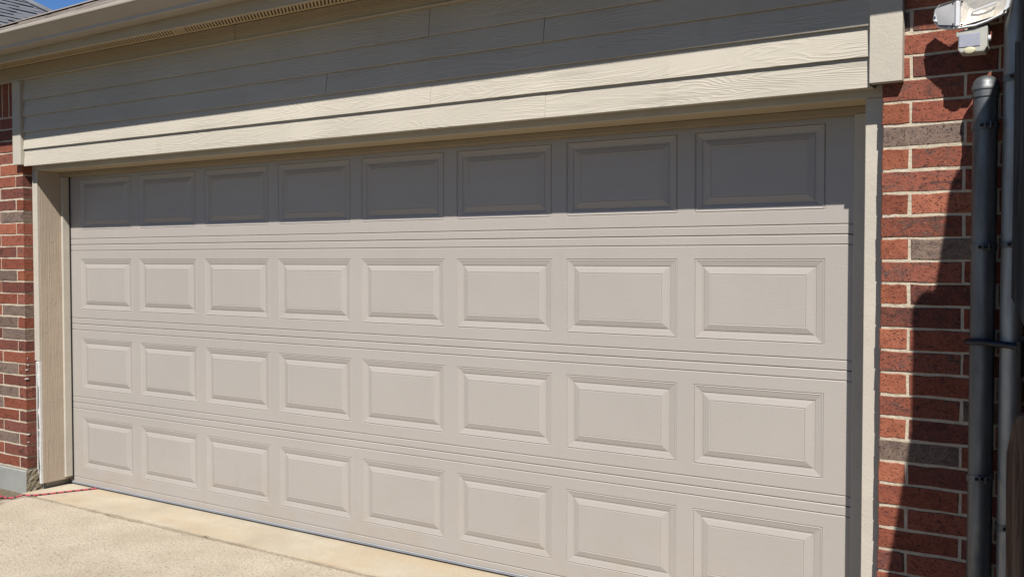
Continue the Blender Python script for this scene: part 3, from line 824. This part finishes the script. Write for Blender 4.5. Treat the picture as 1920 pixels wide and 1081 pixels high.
# unseen gate added outside the right edge, shaped to cast shadow on posts and bricks
tg = thing('shadow_gate', 'unseen tall board gate added and shaped to cast the shadow on posts and bricks', 'gate', (5.93, -.7, -.1))
XG = 5.93
TOP = [(0, 3.12), (.49, 3.12), (.535, 2.89), (.60, 2.76), (.66, 2.735), (.74, 2.77), (.80, 2.80), (.835, 2.77), (.85, 2.69), (.91, 2.53), (1.2, 1.905), (1.6, 1.1)]
def topz(d):
    for (a, za), (b, zb) in zip(TOP, TOP[1:]):
        if a <= d <= b: return za + (zb - za) * (d - a) / (b - a)
    return 1.1
d = .02; 
while d < 1.50:
    d1 = min(d + .138, 1.52)
    pl = [(-.29 - d, -.05)] + [(-.29 - (d + (d1 - d) * q / 6), topz(d + (d1 - d) * q / 6)) for q in range(7)] + [(-.29 - d1, -.05)]
    obj('picket', prism(pl, XG, XG + .019, 'x'), M_WOOD, tg)
    d = d1 + .0005
for z in (.3, 1.2): box('rail', XG + .0195, XG + .058, -1.78, -.33, z, z + .09, M_WOOD, tg, .003)
# third capped post, added outside the frame to cast its shadow on the bricks
p3 = thing('steel_post', 'unseen capped post added outside the right edge to cast a shadow on the bricks', 'post', (5.885, -1.16, -.1), 'galvanized posts beside the brick wall')
x3, y3 = 5.886, -1.165
o = obj('pipe', lathe([(.0365, -.1), (.0365, 2.445)], x3, y3, 24), M_GALV, p3); auto_smooth(o)
cp = [(.040, 2.41), (.040, 2.445)] + [(.040 * math.cos(k / 6 * math.pi / 2), 2.447 + .045 * math.sin(k / 6 * math.pi / 2)) for k in range(6)] + [(.002, 2.492)]
o = obj('cap', lathe(cp, x3, y3, 24), M_GALV, p3); auto_smooth(o)

# ================================================================= FLOODLIGHT
CX = (6.0676, -3.8714, 1.5017); FPX = 1810.7
RM = ((0.8388, 0.5444, -0.0001), (0.0163, -0.0253, -0.9995), (-0.5442, 0.8384, -0.0301))
fl = thing('flood_light', 'white twin security floodlight with motion sensor on the brick wall', 'light', (5.66, -.29, 2.27))
# outline of the wide lamp head in wall coordinates (x, z), measured once from the fixture's proportions
HO = [(5.474, 2.300), (5.480, 2.330), (5.497, 2.345), (5.53, 2.346), (5.562, 2.344), (5.60, 2.348), (5.645, 2.362), (5.690, 2.380), (5.712, 2.378), (5.716, 2.340), (5.712, 2.300), (5.690, 2.278), (5.65, 2.262), (5.612, 2.252), (5.565, 2.250), (5.525, 2.256), (5.494, 2.270)]
def yface(x):     # the face wraps back on the left
    t = max(0, (5.565 - x) / .09); return -.425 + .055 * t ** 1.5
cxh, czh = 5.60, 2.315
def ringpts(s, dy, back=None):
    out = []
    for x, z in HO:
        xx = cxh + (x - cxh) * s; zz = czh + (z - czh) * s
        out.append((xx, (yface(x) + dy) if back is None else back, zz))
    return out
n = len(HO); V = []; F = []
for s, dy, bk in ((.90, -.0015, None), (.97, -.003, None), (1.0, .002, None), (1.0, .014, None), (.86, .030, None), (.42, 0, -.372), (.28, 0, -.355)):
    V += ringpts(s, dy, bk)
for i in range(6):
    for k in range(n): F.append([i * n + k, i * n + (k + 1) % n, (i + 1) * n + (k + 1) % n, (i + 1) * n + k])
F.append(list(range(6 * n, 7 * n)))
hdL = obj('lamp_head', (V, F), M_WPL, fl); auto_smooth(hdL, 50)
# divider between the side lens and the main lens
box('divider', 5.552, 5.566, -.4295, -.405, 2.257, 2.340, M_WPL, hdL, .003)
def quad_panel(name, pts, mat, par, nx=6, nz=4, dish=0.0, seed=0):
    rg = random.Random(seed); V = []; F = []
    a, b, c, d = [Vector(p) for p in pts]
    for j in range(nz + 1):
        for i in range(nx + 1):
            u, v = i / nx, j / nz; p = (a * (1 - u) + b * u) * (1 - v) + (d * (1 - u) + c * u) * v
            p = p + Vector((0, dish * (1 - (2 * u - 1) ** 2) * (1 - (2 * v - 1) ** 2), 0)); V.append(p)
    for j in range(nz):
        for i in range(nx): q = j * (nx + 1) + i; F.append([q, q + 1, q + nx + 2, q + nx + 1])
    o = obj(name, (V, F), mat, par); auto_smooth(o, 60); return o
# side lens (frosted), main reflector behind a clear pane
quad_panel('side_lens', [(5.497, -.4035, 2.276), (5.551, -.4275, 2.262), (5.551, -.4275, 2.337), (5.486, -.3975, 2.330)], M_FROST, hdL, 6, 4, -.003)
quad_panel('reflector', [(5.568, -.424, 2.258), (5.700, -.424, 2.284), (5.704, -.424, 2.366), (5.568, -.424, 2.340)], M_REFL, hdL, 14, 10, .035)
quad_panel('lens', [(5.566, -.4275, 2.256), (5.702, -.4275, 2.282), (5.706, -.4275, 2.369), (5.566, -.4275, 2.342)], M_LENS, hdL, 6, 4, -.004)
for x, z in ((5.573, 2.335), (5.573, 2.262), (5.694, 2.363), (5.697, 2.289), (5.546, 2.333), (5.547, 2.267), (5.489, 2.325)):
    o = obj('screw', lathe([(.0035, 0), (.0035, .002), (.001, .003)], 0, 0, 8), M_IRON, None, True, (0, 0, 0))
    o.data.transform(Matrix.Rotation(R(90), 4, 'X')); o.parent = hdL; o.location = Vector((x, yface(x) - .004, z)) - wl(hdL)
# bulb
o = obj('bulb', tube([(5.60, -.408, 2.303), (5.67, -.408, 2.322)], .005, 8), M_FROST, hdL)
# mounting: round base on the wall, arm, second head turned away to the upper right
o = obj('base_plate', lathe([(.056, 0), (.056, .012), (.045, .022), (.02, .026)], 0, 0, 28), M_WPL, None, True, (0, 0, 0))
o.data.transform(Matrix.Rotation(R(90), 4, 'X')); o.parent = fl; o.location = Vector((5.66, -.2895, 2.375)) - wl(fl); auto_smooth(o)
obj('arm', tube([(5.66, -.30, 2.375), (5.655, -.345, 2.370), (5.645, -.37, 2.345)], [.022, .018, .016], 12), M_WPL, fl, True)
obj('arm', tube([(5.64, -.36, 2.335), (5.62, -.375, 2.318)], [.016, .02], 12), M_WPL, fl, True)
V = []; F = []
H2 = [(5.60, 2.352), (5.62, 2.385), (5.66, 2.41), (5.74, 2.42), (5.80, 2.40), (5.81, 2.36), (5.77, 2.335), (5.73, 2.33), (5.725, 2.352), (5.66, 2.366)]
n2 = len(H2)
for s, y in ((.85, -.372), (1.0, -.362), (1.0, -.34), (.7, -.31)):
    V += [(5.70 + (x - 5.70) * s, y, 2.375 + (z - 2.375) * s) for x, z in H2]
for i in range(3):
    for k in range(n2): F.append([i * n2 + k, i * n2 + (k + 1) % n2, (i + 1) * n2 + (k + 1) % n2, (i + 1) * n2 + k])
F += [list(range(n2)), list(range(3 * n2, 4 * n2))]
o = obj('lamp_head', (V, F), M_WPL, fl); auto_smooth(o, 45)
# sensor
SX0, SX1, SZ0, SZ1 = 5.556, 5.648, 2.170, 2.254
pl = [(SX0 + .012, SZ0 + .002), (SX1 - .010, SZ0), (SX1 - .001, SZ0 + .016), (SX1, SZ1), (SX0 - .002, SZ1 - .012), (SX0 - .003, SZ1 - .028), (SX0 + .005, SZ1 - .032), (SX0 + .004, SZ0 + .012)]
sb = obj('sensor', prism(pl, -.418, -.35), M_WPL_O, fl)
bmo = sb.modifiers.new('Bevel', 'BEVEL'); bmo.width = .008; bmo.segments = 3
obj('sensor_lens', cb(SX0 + .008, SX1 - .022, -.4205, -.417, SZ0 + .020, SZ1 - .022, .001), M_FRES, sb)
o = obj('sensor_dial', lathe([(.018, 0), (.018, .003), (.014, .0045)], 0, 0, 20), M_YEL, None, True, (0, 0, 0))
o.data.transform(Matrix.Rotation(R(90), 4, 'X') @ Matrix.Scale(.62, 4, (0, 1, 0))); o.parent = sb; o.location = Vector((SX0 + .040, -.4175, SZ0 + .008)) - wl(sb)
o = obj('side_knob', tube([(SX1 - .004, -.39, SZ0 + .046), (SX1 + .006, -.39, SZ0 + .046)], .010, 12), M_WPL, sb, True)
obj('bracket', tube([(5.62, -.385, 2.25), (5.625, -.36, 2.268)], .02, 12), M_WPL, fl, True)

# ================================================================= ROPE
rp = [(-1.3, -.70, -.048), (-.9, -.60, -.046), (-.5, -.52, -.044), (-.25, -.47, -.040), (-.124, -.451, -.036), (-.026, -.468, -.030), (.031, -.448, -.025), (.035, -.385, -.022), (.078, -.354, -.0225), (.12, -.275, -.0245), (.175, -.16, -.0245), (.225, -.06, -.0245), (.262, .02, -.0245), (.30, .1, -.0245)]
def cr(P, sub=7):
    P = [Vector(p) for p in P]; out = []
    for i in range(len(P) - 1):
        a, b, c, d = P[max(i - 1, 0)], P[i], P[i + 1], P[min(i + 2, len(P) - 1)]
        for k in range(sub):
            t = k / sub; out.append(.5 * ((2 * b) + (c - a) * t + (2 * a - 5 * b + 4 * c - d) * t * t + (3 * b - a - 3 * c + d) * t ** 3))
    return out + [P[-1]]
o = obj('rope', tube(cr(rp), .0058, 8), M_ROPE, None, True)
o['label'] = 'thin red rope with black flecks running under the garage door'; o['category'] = 'rope'
